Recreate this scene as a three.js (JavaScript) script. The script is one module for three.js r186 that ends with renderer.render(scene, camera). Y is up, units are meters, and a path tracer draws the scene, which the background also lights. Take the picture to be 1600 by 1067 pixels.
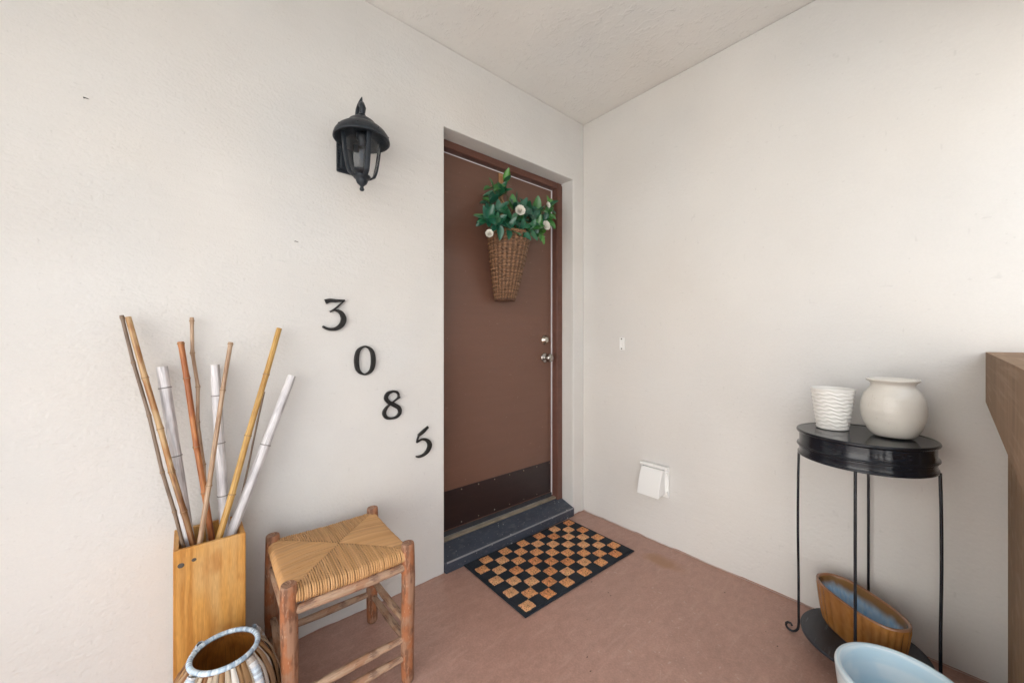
import * as THREE from 'three';
import { RoundedBoxGeometry } from 'three/addons/geometries/RoundedBoxGeometry.js';
import { mergeGeometries } from 'three/addons/utils/BufferGeometryUtils.js';

// ---------------------------------------------------------------- camera, sky, sun, exposure
const scene = new THREE.Scene();
const camera = new THREE.PerspectiveCamera(83.45, 1600 / 1067, 0.02, 400);
camera.position.set(-1.966, 1.105, 1.586);
camera.lookAt(-1.966 + 0.6494, 1.105, 1.586 - 0.7604);
camera.setViewOffset(1600, 1067, 0, 2.5, 1600, 1067);
const renderer = new THREE.WebGLRenderer({ antialias: true });
renderer.toneMapping = THREE.LinearToneMapping;
renderer.toneMappingExposure = 4.45;
renderer.shadowMap.enabled = true;

let seed = 7;
const rnd = () => { seed = (seed * 1664525 + 1013904223) >>> 0; return seed / 4294967296; };
const rr = (a, b) => a + (b - a) * rnd();
const clamp = (x, a = 0, b = 1) => Math.min(b, Math.max(a, x));
const mix = (a, b, t) => a + (b - a) * t;
const sm = (a, b, x) => { const t = clamp((x - a) / (b - a)); return t * t * (3 - 2 * t); };
const NT = new Float32Array(65536); for (let i = 0; i < 65536; i++) NT[i] = rnd();
const hsh = (i, j, s) => NT[(((i * 73) ^ (j * 1549) ^ (s * 6151)) + i * 251 + j * 17 + s * 97) & 65535];
// value noise that repeats after px, py cells
function vn(x, y, px = 256, py = px, s = 0) {
  const i = Math.floor(x), j = Math.floor(y), fx = x - i, fy = y - j;
  const u = fx * fx * (3 - 2 * fx), v = fy * fy * (3 - 2 * fy);
  const a = ((i % px) + px) % px, b = (a + 1) % px, c = ((j % py) + py) % py, d = (c + 1) % py;
  return mix(mix(hsh(a, c, s), hsh(b, c, s), u), mix(hsh(a, d, s), hsh(b, d, s), u), v);
}
function fbm(u, v, p, oct = 4, s = 0, ay = 1) { // u, v in 0..1
  let r = 0, a = 0.5, n = 0;
  for (let o = 0; o < oct; o++) { const q = p << o, qy = Math.max(1, Math.round(q * ay)); r += a * vn(u * q, v * qy, q, qy, s + o); n += a; a *= 0.5; }
  return r / n;
}
function tex(w, h, fn, color = true) {
  const d = new Uint8Array(w * h * 4);
  for (let j = 0, k = 0; j < h; j++) for (let i = 0; i < w; i++, k += 4) {
    const c = fn((i + 0.5) / w, (j + 0.5) / h);
    if (typeof c === 'number') d[k] = d[k + 1] = d[k + 2] = clamp(c) * 255;
    else { d[k] = clamp(c[0]) * 255; d[k + 1] = clamp(c[1]) * 255; d[k + 2] = clamp(c[2]) * 255; }
    d[k + 3] = 255;
  }
  const t = new THREE.DataTexture(d, w, h);
  t.wrapS = t.wrapT = THREE.RepeatWrapping; t.magFilter = THREE.LinearFilter; t.minFilter = THREE.LinearMipmapLinearFilter; t.generateMipmaps = true; t.anisotropy = 8;
  if (color) t.colorSpace = THREE.SRGBColorSpace;
  t.needsUpdate = true; return t;
}
const rep = (t, x, y = x) => { const c = t.clone(); c.repeat.set(x, y); c.needsUpdate = true; return c; };
const mul = (c, k) => [c[0] * k, c[1] * k, c[2] * k];
const mx3 = (a, b, t) => [mix(a[0], b[0], t), mix(a[1], b[1], t), mix(a[2], b[2], t)];

// sky: clear blue, paler towards the horizon, with scattered fair-weather clouds
{
  const w = 512, h = 256, d = new Float32Array(w * h * 4);
  for (let j = 0; j < h; j++) for (let i = 0; i < w; i++) {
    const el = ((j + 0.5) / h - 0.5) * Math.PI, up = Math.max(0, Math.sin(el)), k = (j * w + i) * 4;
    const t = Math.pow(1 - up, 3);
    let c = mx3([0.18, 0.27, 0.42], [0.54, 0.57, 0.61], t);
    const cl = sm(0.50, 0.66, fbm(i / w, (j / h) * 1.6, 8, 5, 40, 0.5)) * sm(0.0, 0.2, up) * 0.85;
    c = mx3(c, [0.76, 0.76, 0.76], cl);
    d[k] = c[0]; d[k + 1] = c[1]; d[k + 2] = c[2]; d[k + 3] = 1;
  }
  const t = new THREE.DataTexture(d, w, h, THREE.RGBAFormat, THREE.FloatType);
  t.mapping = THREE.EquirectangularReflectionMapping; t.magFilter = THREE.LinearFilter; t.wrapS = THREE.RepeatWrapping; t.needsUpdate = true;
  scene.background = t; scene.environment = t;
}
// sun: high behind the building, so that the porch is in shade and the ground outside is sunlit
const sun = new THREE.DirectionalLight(0xfffaf4, 4.6);
sun.position.set(10, 12.5, 2.6); sun.target.position.set(-2, 0, 1);
sun.castShadow = true; sun.shadow.mapSize.set(2048, 2048);
Object.assign(sun.shadow.camera, { left: -14, right: 14, top: 14, bottom: -14, near: 1, far: 60 });
scene.add(sun, sun.target);

// ---------------------------------------------------------------- helpers
const names = {};
const numbered = (n) => { const k = names[n] = (names[n] ?? -1) + 1; return k ? n + '_' + String(k).padStart(3, '0') : n; };
const shade = (o) => { o.castShadow = o.receiveShadow = true; return o; };
function mesh(name, geo, mat, parent) { const m = shade(new THREE.Mesh(geo, mat)); m.name = name; if (parent) parent.add(m); return m; }
function thing(name, label, category, pos = [0, 0, 0], turn = 0, group) {
  const o = new THREE.Group(); o.name = numbered(name); o.position.set(...pos); o.rotation.y = turn;
  o.userData = { label, category }; if (group) o.userData.group = group; scene.add(o); return o;
}
function solo(name, geo, mat, label, category, pos = [0, 0, 0]) {
  const m = mesh(numbered(name), geo, mat, scene); m.position.set(...pos); m.userData = { label, category }; return m;
}
function structure(name, geo, mat) { const m = mesh(name, geo, mat, scene); m.userData.kind = 'structure'; return m; }
const at = (m, x, y, z) => { m.position.set(x, y, z); return m; };
const V = (x, y, z) => new THREE.Vector3(x, y, z);
function rbox(w, h, d, r = 0.003, seg = 2) { return new RoundedBoxGeometry(w, h, d, seg, Math.min(r, w / 2.01, h / 2.01, d / 2.01)); }
// box given by its limits, uv in metres on every face, edges chamfered
function slab(x0, x1, y0, y1, z0, z1, r = 0.003) {
  const g = rbox(x1 - x0, y1 - y0, z1 - z0, r); g.translate((x0 + x1) / 2, (y0 + y1) / 2, (z0 + z1) / 2); return metreUV(g);
}
function metreUV(g) {
  const p = g.attributes.position, n = g.attributes.normal, uv = new Float32Array(p.count * 2);
  for (let i = 0; i < p.count; i++) {
    const ax = Math.abs(n.getX(i)), ay = Math.abs(n.getY(i)), az = Math.abs(n.getZ(i));
    const x = p.getX(i), y = p.getY(i), z = p.getZ(i);
    const [a, b] = ax > ay && ax > az ? [z, y] : ay > az ? [x, z] : [x, y];
    uv[2 * i] = a; uv[2 * i + 1] = b;
  }
  g.setAttribute('uv', new THREE.BufferAttribute(uv, 2)); return g;
}
function tube(pts, r, seg = 24, rad = 8, closed = false) { return new THREE.TubeGeometry(new THREE.CatmullRomCurve3(pts.map((p) => V(...p)), closed, 'centripetal'), seg, r, rad, closed); }
function lathe(prof, seg = 48) { return new THREE.LatheGeometry(prof.map((p) => new THREE.Vector2(...p)), seg); }
// tube with its own radius at every ring: pts [x,y,z,r]
function taper(pts, rad = 10, cap = true) {
  const n = pts.length, pos = [], uv = [], idx = []; let len = 0;
  const P = pts.map((p) => V(p[0], p[1], p[2]));
  let ref = V(0.31, 0.17, 0.93);
  for (let i = 0; i < n; i++) {
    if (i) len += P[i].distanceTo(P[i - 1]);
    const t = P[Math.min(n - 1, i + 1)].clone().sub(P[Math.max(0, i - 1)]).normalize();
    const a = ref.clone().sub(t.clone().multiplyScalar(ref.dot(t))).normalize(), b = t.clone().cross(a); ref = a;
    for (let k = 0; k <= rad; k++) {
      const th = k / rad * Math.PI * 2, c = Math.cos(th) * pts[i][3], s = Math.sin(th) * pts[i][3];
      pos.push(P[i].x + a.x * c + b.x * s, P[i].y + a.y * c + b.y * s, P[i].z + a.z * c + b.z * s); uv.push(k / rad, len);
      if (i && k) { const q = i * (rad + 1) + k, o = q - rad - 1; idx.push(o - 1, q - 1, o, q - 1, q, o); }
    }
  }
  if (cap) for (const [i, f] of [[0, 1], [n - 1, 0]]) {
    const c = pos.length / 3; pos.push(P[i].x, P[i].y, P[i].z); uv.push(0.5, i ? len : 0);
    for (let k = 0; k < rad; k++) { const q = i * (rad + 1) + k; f ? idx.push(c, q, q + 1) : idx.push(c, q + 1, q); }
  }
  const g = new THREE.BufferGeometry();
  g.setAttribute('position', new THREE.Float32BufferAttribute(pos, 3)); g.setAttribute('uv', new THREE.Float32BufferAttribute(uv, 2)); g.setIndex(idx);
  g.computeVertexNormals(); return g;
}
function grid(nu, nv, fn, col) { // fn(u,v)->[x,y,z]
  const pos = [], uv = [], idx = [], c = [];
  for (let j = 0; j <= nv; j++) for (let i = 0; i <= nu; i++) {
    const u = i / nu, v = j / nv; pos.push(...fn(u, v)); uv.push(u, v); if (col) c.push(...col(u, v));
    if (i && j) { const q = j * (nu + 1) + i, o = q - nu - 1; idx.push(o - 1, o, q - 1, q - 1, o, q); }
  }
  const g = new THREE.BufferGeometry();
  g.setAttribute('position', new THREE.Float32BufferAttribute(pos, 3)); g.setAttribute('uv', new THREE.Float32BufferAttribute(uv, 2));
  if (col) g.setAttribute('color', new THREE.Float32BufferAttribute(c, 3));
  g.setIndex(idx); g.computeVertexNormals(); return g;
}
function tint(g, c) { const n = g.attributes.position.count, a = new Float32Array(n * 3); for (let i = 0; i < n; i++) a.set(c, i * 3); g.setAttribute('color', new THREE.BufferAttribute(a, 3)); return g; }
const lin = (r, g, b) => new THREE.Color().setRGB(r, g, b);
const std = (o) => new THREE.MeshStandardMaterial(o);

// ---------------------------------------------------------------- surface materials
// brushed-on wall paint over sand-float render: fine grain, low trowel swells, a few pimples
const stuccoBump = tex(1024, 1024, (u, v) => {
  const swell = fbm(u, v, 5, 3, 3), peel = vn(u * 170, v * 210, 170, 210, 9), fine = vn(u * 420, v * 420, 420, 420, 5);
  const stroke = fbm(u + 0.2 * fbm(u, v, 4, 2, 8), v, 14, 4, 12, 4);
  const pim = sm(0.83, 0.97, vn(u * 64, v * 64, 64, 64, 21));
  return 0.34 * swell + 0.2 * peel * sm(0.35, 0.65, fbm(u, v, 4, 3, 30)) + 0.07 * fine + 0.3 * stroke + 0.12 * pim;
}, false);
const stuccoTone = tex(1024, 1024, (u, v) => {
  const k = 1 + 0.022 * (fbm(u, v, 6, 5, 60) - 0.5) * 2 + 0.012 * (vn(u * 500, v * 500, 500, 500, 63) - 0.5);
  const h = (fbm(u, v, 3, 3, 66) - 0.5) * 0.02;
  const speck = sm(0.93, 0.99, vn(u * 120, v * 120, 120, 120, 68)) * 0.03;
  return [0.862 * k + h - speck, 0.853 * k - speck, 0.837 * k - h - speck];
});
const wallM = (sc, bump) => std({ map: rep(stuccoTone, sc), bumpMap: rep(stuccoBump, sc), bumpScale: bump, roughness: 0.78 });
const mWallA = wallM(0.8, 0.0046), mWallB = wallM(0.55, 0.0028);
// knocked-down ceiling plaster: flat islands with raised ridged edges
const ceilBump = tex(1024, 1024, (u, v) => {
  const w = 0.05 * (fbm(u, v, 6, 3, 80) - 0.5);
  const a = fbm(u + w, v + w, 9, 4, 83, 0.6), isl = sm(0.49, 0.52, a), lip = Math.exp(-Math.pow((a - 0.515) / 0.018, 2));
  const b = fbm(u - w, v + 2 * w, 22, 4, 91, 0.7), lip2 = Math.exp(-Math.pow((b - 0.53) / 0.02, 2)), c = sm(0.62, 0.8, fbm(u, v, 34, 3, 95));
  return 0.12 * isl + 0.12 * lip * sm(0.35, 0.65, fbm(u, v, 12, 3, 86)) + 0.26 * lip2 * sm(0.45, 0.7, fbm(u, v, 9, 3, 97)) + 0.26 * c + 0.2 * fbm(u, v, 60, 3, 88);
}, false);
const mCeil = std({ map: rep(stuccoTone, 0.6), color: lin(1.18, 1.18, 1.17), bumpMap: rep(ceilBump, 1.25), bumpScale: 0.004, roughness: 0.85 });
// floor paint, brown on trowelled concrete, scuffed
const FW = 2.8, FD = 2.1;
const scuffs = []; for (let i = 0; i < 900; i++) scuffs.push([rr(0, FW), rr(0, FD), rr(-0.5, 0.9) + (rnd() < 0.3 ? 1.4 : 0), rr(0.006, 0.035), rr(0.0006, 0.0018), rr(0.1, 0.45)]);
const grit = Array.from({ length: 26 }, () => [rr(0.6, FW - 0.03), rr(0.05, FD - 0.3), rr(0.0015, 0.004)]);
scuffs.push([2.15, 1.12, 0.5, 0.16, 0.0012, 0.4], [2.2, 1.16, 0.52, 0.13, 0.001, 0.35], [1.9, 1.0, 0.3, 0.06, 0.0016, 0.5]);
const scuffCell = {}; scuffs.forEach((s) => { for (let i = -2; i <= 2; i++) for (let j = -2; j <= 2; j++) (scuffCell[(Math.floor(s[0] * 10) + i) + '_' + (Math.floor(s[1] * 10) + j)] ??= []).push(s); });
const floorMap = tex(1680, 1260, (u, v) => {
  const x = u * FW, z = v * FD;
  let k = 1 + 0.05 * (fbm(u, v, 4, 4, 100) - 0.5) + 0.09 * (fbm(u, v, 90, 3, 104) - 0.5) + 0.10 * (vn(u * 800, v * 600, 800, 600, 107) - 0.5);
  let c = mul([0.700, 0.550, 0.492], k);
  const brush = fbm(u + v * 0.35, v, 40, 4, 110, 4); c = mx3(c, [0.78, 0.64, 0.58], 0.3 * sm(0.54, 0.8, brush));
  c = mx3(c, [0.61, 0.462, 0.405], 0.14 * sm(0.5, 0.78, fbm(u, v, 11, 5, 115)));
  const st = Math.hypot((x - (FW - 0.16)) / 0.05, (z - 0.62) / 0.09); c = mx3(c, [0.62, 0.44, 0.29], 0.55 * sm(1.5, 0.3, st + 1.0 * (fbm(u, v, 40, 3, 118) - 0.5)));
  const fl = sm(0.9, 0.97, vn(u * 260, v * 190, 260, 190, 121)); c = mx3(c, [0.80, 0.70, 0.65], 0.6 * fl * sm(0.4, 0.6, fbm(u, v, 7, 2, 123)));
  for (const s of grit) { const d = Math.hypot(x - s[0], (z - s[1]) * 1.6); if (d < s[2]) c = [0.26, 0.17, 0.13]; }
  for (const s of scuffCell[Math.floor(x * 10) + '_' + Math.floor(z * 10)] || []) {
    const dx = x - s[0], dz = z - s[1], ca = Math.cos(s[2]), sa = Math.sin(s[2]), a = (dx * ca + dz * sa) / s[3], b = (-dx * sa + dz * ca) / s[4];
    if (Math.abs(a) < 1 && Math.abs(b) < 1.6) c = mx3(c, [0.82, 0.70, 0.64], s[5] * (1 - a * a) * Math.exp(-b * b));
  }
  return c;
});
const floorBump = tex(1024, 1024, (u, v) => 0.5 * fbm(u, v, 8, 4, 130) + 0.25 * fbm(u, v, 40, 3, 133, 2) + 0.25 * vn(u * 380, v * 300, 380, 300, 136), false);
const mFloor = std({ map: floorMap, bumpMap: rep(floorBump, 1.6), bumpScale: 0.0016, roughness: 0.36 });

// ---------------------------------------------------------------- setting
{
  const g = new THREE.PlaneGeometry(300, 300); g.rotateX(-Math.PI / 2); metreUV(g);
  const gm = std({ map: rep(tex(512, 512, (u, v) => { const k = 0.92 + 0.3 * (fbm(u, v, 8, 5, 150) - 0.5); return [0.74 * k, 0.735 * k, 0.72 * k]; }), 0.25), roughness: 0.95 });
  structure('ground', g, gm).position.y = -0.35;
}
{ // porch slab
  const g = slab(-3.1, 0, -0.35, 0, -0.14, 2.0, 0.004), p = g.attributes.position, uv = g.attributes.uv;
  for (let i = 0; i < p.count; i++) uv.setXY(i, (p.getX(i) + FW) / FW, p.getZ(i) / FD);
  structure('porch_floor', g, mFloor);
}
{ // floor paint lapped unevenly up the foot of the walls
  const lap = (f) => grid(600, 1, f), h = (u, s) => 0.001 + 0.0045 * sm(0.35, 0.9, vn(u * 21, 0.5, 21, 4, s)) + 0.0025 * vn(u * 70, 0.5, 70, 4, s + 1) + 0.001 * vn(u * 300, 0.5, 300, 4, s + 2);
  const a = lap((u, v) => [mix(-2.9, -1.04, u), v ? h(u, 140) : 0.001, 0.0016]), b = lap((u, v) => [-0.0016, v ? h(u, 145) : 0.001, mix(0.001, 1.683, u)]);
  const c = lap((u, v) => [mix(-0.1, -0.001, u), v ? h(u * 0.1, 148) : 0.001, 0.0016]);
  const g = mergeGeometries([a, b, c]), p = g.attributes.position, uv = g.attributes.uv;
  for (let i = 0; i < p.count; i++) uv.setXY(i, (p.getX(i) + FW) / FW, (p.getZ(i) + p.getY(i)) / FD);
  mesh('paint_edge', g, mFloor, scene.getObjectByName('porch_floor'));
}
structure('porch_ceiling', slab(-3.1, 0.26, 2.5, 2.72, -0.26, 2.1, 0.004), mCeil);
const OX0 = -1.034, OX1 = -0.105, OY = 2.115; // plaster opening of the door
{
  const s = new THREE.Shape(); s.moveTo(-5.6, -0.349); s.lineTo(OX0, -0.349); s.lineTo(OX0, OY); s.lineTo(OX1, OY); s.lineTo(OX1, -0.349); s.lineTo(-0.001, -0.349); s.lineTo(-0.001, 2.499); s.lineTo(-5.6, 2.499);
  const g = new THREE.ExtrudeGeometry(s, { depth: 0.24, bevelEnabled: true, bevelSize: 0.005, bevelThickness: 0.005, bevelOffset: -0.005, bevelSegments: 3 });
  g.translate(0, 0, -0.245);
  const w = solo('stucco_wall', g, mWallA, 'cream stucco wall with house numbers, lantern and the recessed brown door', 'wall'); w.userData.kind = 'structure';
}
{
  const w = solo('stucco_wall', slab(0, 0.25, -0.349, 2.499, -0.25, 2.09, 0.004), mWallB, 'smooth cream stucco side wall with white vent hood and wooden railing end', 'wall'); w.userData.kind = 'structure';
}

// out of frame: the beams under the ceiling edges, the shaded wing across the way, the sunlit garden wall at the end of the walk
{
  const f = solo('porch_beam', slab(-3.1, -0.001, 2.1, 2.499, 1.94, 2.088, 0.006), mWallB, 'cream stucco beam under the porch ceiling above the railing side', 'beam'); f.userData.kind = 'structure';
  const b = solo('porch_beam', slab(-3.1, -2.95, 2.03, 2.499, 0.002, 1.938, 0.006), mWallA, 'cream stucco beam under the porch ceiling across its open end', 'beam'); b.userData.kind = 'structure';
  const p = solo('stucco_pilaster', slab(-3.1, -2.92, -0.349, 2.028, 0.002, 0.42, 0.006), mWallA, 'cream stucco pilaster on the door wall at the open porch end', 'pilaster'); p.userData.kind = 'structure';
  const w = solo('stucco_wall', slab(-2.4, 8, -0.349, 4.6, 4.4, 4.7, 0.01), mWallA, 'pale painted building wing across the yard from the porch', 'wall'); w.userData.kind = 'structure';
  const e = solo('stucco_wall', slab(0.3, 0.55, -0.349, 3.4, 2.12, 4.39, 0.01), mWallA, 'pale painted courtyard wall joining the wing to the porch', 'wall'); e.userData.kind = 'structure';
  const c = solo('stucco_wall', slab(-7.8, -7.5, -0.349, 3.9, -7, 10, 0.01), mWallA, 'pale painted garden wall beyond the open end of the porch', 'wall'); c.userData.kind = 'structure';
}

// ---------------------------------------------------------------- railing at the open side
const railTex = tex(512, 512, (u, v) => {
  const g = fbm(u, v, 4, 5, 200, 10), s = fbm(u + 0.05 * fbm(u, v, 3, 2, 205), v, 40, 3, 207, 0.05);
  return mx3(mx3([0.60, 0.48, 0.36], [0.49, 0.38, 0.27], s), [0.66, 0.56, 0.46], 0.5 * sm(0.5, 0.8, g));
});
const mRailV = std({ map: rep(railTex, 3, 1), roughness: 0.75, bumpMap: rep(railTex, 3, 1), bumpScale: 0.0015 });
{
  const t = thing('wooden_railing', 'brown wooden railing with heavy cap meeting the side wall', 'railing');
  // cap beam: bevelled below towards the porch
  const s = new THREE.Shape(); s.moveTo(0, 1.066); s.lineTo(0, 0.906); s.lineTo(0.042, 0.80); s.lineTo(0.13, 0.80); s.lineTo(0.13, 1.066);
  const g = new THREE.ExtrudeGeometry(s, { depth: 1.27, bevelEnabled: true, bevelSize: 0.004, bevelThickness: 0.004, bevelOffset: -0.004, bevelSegments: 2 });
  g.rotateY(-Math.PI / 2); g.translate(-0.005, 0, 1.64); g.computeVertexNormals();
  const m = std({ map: rep(railTex, 1, 3), roughness: 0.75, bumpMap: rep(railTex, 1, 3), bumpScale: 0.0015 });
  mesh('cap_beam', metreUV(g), m, t);
  for (let i = 0; i < 4; i++) mesh('board', slab(-0.134 - i * 0.136, -0.004 - i * 0.136, 0.004, 0.80, 1.684, 1.712, 0.004), mRailV, t);
  for (let i = 0; i < 4; i++) mesh('picket', slab(-0.69 - i * 0.14, -0.655 - i * 0.14, 0.05, 0.80, 1.69, 1.7122, 0.004), mRailV, t);
  mesh('post', slab(-1.27, -1.18, 0.003, 0.799, 1.684, 1.768, 0.006), mRailV, t);
  mesh('bottom_rail', slab(-1.179, -0.004, 0.05, 0.14, 1.7125, 1.75, 0.004), m, t);
}

// ---------------------------------------------------------------- entry door in its recess
const mDoor = std({ map: rep(tex(1024, 1024, (u, v) => {
  const k = 1 + 0.05 * (fbm(u, v, 5, 4, 220) - 0.5) + 0.05 * (fbm(u, v, 6, 4, 224, 12) - 0.5) + 0.03 * (vn(u * 500, v * 500, 500, 500, 226) - 0.5);
  let c = mul([0.438, 0.312, 0.258], k);
  const f = sm(0.955, 0.985, vn(u * 90, v * 90, 90, 90, 229)); c = mx3(c, [0.62, 0.52, 0.46], f * 0.5);
  return c;
}), 0.9), roughness: 0.34, bumpMap: rep(floorBump, 1.2), bumpScale: 0.0012 });
const mFrame = std({ map: rep(tex(512, 512, (u, v) => {
  const k = 1 + 0.16 * (fbm(u, v, 6, 5, 240, 3) - 0.5), ch = sm(0.8, 0.9, fbm(u, v, 40, 3, 244));
  return mx3(mul([0.400, 0.262, 0.218], k), [0.62, 0.50, 0.43], ch * 0.6);
}), 2), roughness: 0.38 });
const mStrip = std({ color: lin(0.86, 0.85, 0.88), roughness: 0.5 });
const mNickel = std({ color: lin(0.50, 0.46, 0.40), metalness: 1, roughness: 0.27, bumpMap: rep(stuccoBump, 8), bumpScale: 0.0002 });
const mKick = std({ map: rep(tex(512, 512, (u, v) => { const k = 1 + 0.2 * (fbm(u, v, 6, 5, 250, 6) - 0.5) + 0.3 * sm(0.86, 0.95, vn(u * 90, v * 60, 90, 60, 252)); return [0.165 * k, 0.115 * k, 0.115 * k]; }), 2), roughness: 0.33 });
{
  const t = thing('entry_door', 'flush dark brown painted entry door with black kick plate', 'door', [0, 0, 0]);
  const fr = mesh('door_frame', mergeGeometries([
    slab(-0.152, -0.1055, 0.06, 2.1145, -0.19, -0.094, 0.004), slab(-1.0335, -0.987, 0.06, 2.1145, -0.19, -0.094, 0.004), slab(-0.9868, -0.1522, 2.075, 2.114, -0.19, -0.0945, 0.004),
    slab(-0.149, -0.1058, 0.07, 2.1, -0.0942, -0.0895, 0.002)]), mFrame, t);
  mesh('weatherstrip', mergeGeometries([slab(-0.1665, -0.1525, 0.1, 2.0745, -0.15, -0.134, 0.002), slab(-0.986, -0.1667, 2.0665, 2.0745, -0.15, -0.136, 0.002)]), mStrip, fr);
  mesh('door_slab', slab(-0.984, -0.1685, 0.105, 2.0655, -0.174, -0.130, 0.003), mDoor, t);
  const kp = mesh('kick_plate', slab(-0.976, -0.178, 0.128, 0.328, -0.1298, -0.1275, 0.001), mKick, t);
  const sg = new THREE.SphereGeometry(0.0042, 8, 5, 0, Math.PI * 2, 0, Math.PI / 2); sg.rotateX(Math.PI / 2); sg.scale(1, 1, 0.5);
  for (const y of [0.142, 0.315]) for (let i = 0; i < 8; i++) at(mesh('screw', sg, mNickel, kp), -0.965 + i * 0.111, y, -0.1276);
  // lockset
  const db = lathe([[0, 0.027], [0.006, 0.0268], [0.016, 0.024], [0.021, 0.018], [0.024, 0.012], [0.0295, 0.007], [0.031, 0.003], [0.031, 0]].reverse(), 32); db.rotateX(Math.PI / 2);
  const dbm = at(mesh('deadbolt', db, mNickel, t), -0.228, 1.105, -0.1295);
  const key = rbox(0.0016, 0.009, 0.001, 0.0003); at(mesh('keyhole', key, std({ color: 0x111111, roughness: 0.6 }), dbm), 0, 0, 0.0268);
  const kb = lathe([[0, 0.062], [0.012, 0.0615], [0.021, 0.058], [0.026, 0.05], [0.0265, 0.043], [0.022, 0.034], [0.014, 0.028], [0.0115, 0.02], [0.013, 0.012], [0.026, 0.009], [0.031, 0.005], [0.032, 0]].reverse(), 32); kb.rotateX(Math.PI / 2);
  at(mesh('door_knob', kb, std({ color: lin(0.4, 0.37, 0.34), metalness: 1, roughness: 0.22 }), t), -0.228, 0.992, -0.1295);
  const sweep = mesh('door_sweep', slab(-0.98, -0.17, 0.1, 0.124, -0.1296, -0.121, 0.002), std({ color: lin(0.03, 0.03, 0.035), roughness: 0.6 }), t);
  const ps = new THREE.SphereGeometry(0.004, 10, 8); at(mesh('peephole', ps, mNickel, t), -0.655, 1.985, -0.1295);
}
{ // sloping painted sill with a metal threshold strip
  const m = std({ map: rep(tex(512, 512, (u, v) => {
    let c = mul([0.25, 0.275, 0.32], 1 + 0.3 * (fbm(u, v, 10, 5, 260) - 0.5)); c = mx3(c, [0.42, 0.42, 0.44], 0.5 * sm(0.55, 0.8, fbm(u, v, 16, 4, 263, 3)));
    return mx3(c, [0.85, 0.85, 0.85], sm(0.93, 0.97, vn(u * 60, v * 60, 60, 60, 266)));
  }), 2.2), roughness: 0.4, bumpMap: rep(floorBump, 2), bumpScale: 0.002 });
  const t = thing('door_sill', 'dark slate painted sloping door sill with thin metal threshold', 'sill');
  const s = new THREE.Shape(); s.moveTo(0.012, 0.001); s.lineTo(0.012, 0.05); s.lineTo(-0.1, 0.083); s.lineTo(-0.18, 0.083); s.lineTo(-0.18, 0.001);
  const g = new THREE.ExtrudeGeometry(s, { depth: OX1 - OX0 - 0.012, bevelEnabled: true, bevelSize: 0.005, bevelThickness: 0.005, bevelOffset: -0.005, bevelSegments: 3 });
  g.rotateY(Math.PI / 2); g.scale(1, 1, -1); // profile x -> +z
  const p = g.attributes.position; for (let i = 0; i < p.count; i++) p.setX(i, p.getX(i) + OX0 + 0.006);
  g.setIndex([...Array(p.count).keys()].map((i) => (i % 3 === 1 ? i + 1 : i % 3 === 2 ? i - 1 : i))); g.computeVertexNormals();
  mesh('sill_body', metreUV(g), m, t);
  mesh('edge_trim', slab(OX0 + 0.008, OX1 - 0.008, 0.0445, 0.0525, 0.0065, 0.0125, 0.0025), std({ color: lin(0.34, 0.35, 0.38), roughness: 0.4, metalness: 0.4 }), t);
  const g2 = slab(OX0 + 0.004, OX1 - 0.004, 0.0832, 0.0955, -0.132, -0.102, 0.004);
  mesh('threshold', g2, std({ map: rep(tex(256, 256, (u, v) => { const k = 1 + 0.4 * (fbm(u, v, 8, 5, 270, 4) - 0.5); return [0.60 * k, 0.55 * k, 0.47 * k]; }), 3), metalness: 0.35, roughness: 0.5 }), t);
}

// ---------------------------------------------------------------- house numbers, variable-width strokes
const mNum = std({ color: lin(0.022, 0.021, 0.02), roughness: 0.45, metalness: 0.3 });
function strokeShape(pts, closed) { // pts [x, y, halfwidth]
  const c = new THREE.CatmullRomCurve3(pts.map((p) => V(p[0], p[1], p[2])), closed, 'centripetal'), N = 64, L = [], R = [];
  for (let i = 0; i <= N; i++) {
    const p = c.getPoint(i / N), t = c.getTangent(i / N); const l = Math.hypot(t.x, t.y) || 1, nx = -t.y / l, ny = t.x / l;
    const hw = p.z * mix(0.5, 0.92, sm(0.0025, 0.0085, p.z)); L.push([p.x + nx * hw, p.y + ny * hw]); R.push([p.x - nx * hw, p.y - ny * hw]);
  }
  const sh = new THREE.Shape();
  if (closed) {
    const area = (a) => Math.abs(a.reduce((s, p, i) => { const q = a[(i + 1) % a.length]; return s + p[0] * q[1] - q[0] * p[1]; }, 0));
    const [o, h] = area(L) > area(R) ? [L, R] : [R, L];
    sh.setFromPoints(o.slice(0, N).map((p) => new THREE.Vector2(...p)));
    const ho = new THREE.Path(); ho.setFromPoints(h.slice(0, N).reverse().map((p) => new THREE.Vector2(...p))); sh.holes.push(ho);
  } else sh.setFromPoints([...L, ...R.reverse()].map((p) => new THREE.Vector2(...p)));
  return sh;
}
const ext = (s, d) => new THREE.ExtrudeGeometry(s, { depth: d, bevelEnabled: true, bevelSize: 0.0014, bevelThickness: 0.0018, bevelOffset: -0.0008, bevelSegments: 2, curveSegments: 4 });
function numeral(digit, strokes, x, y, label) {
  const t = thing('house_number', label, 'house number', [x, y, 0.0035], 0, 'house numbers stepping down the wall');
  mesh('numeral_' + digit, mergeGeometries(strokes.map(([p, c], i) => { const g = ext(strokeShape(p, c), 0.008); g.translate(0, 0, i * 0.0004); return g; })), mNum, t);
  return t;
}
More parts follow.
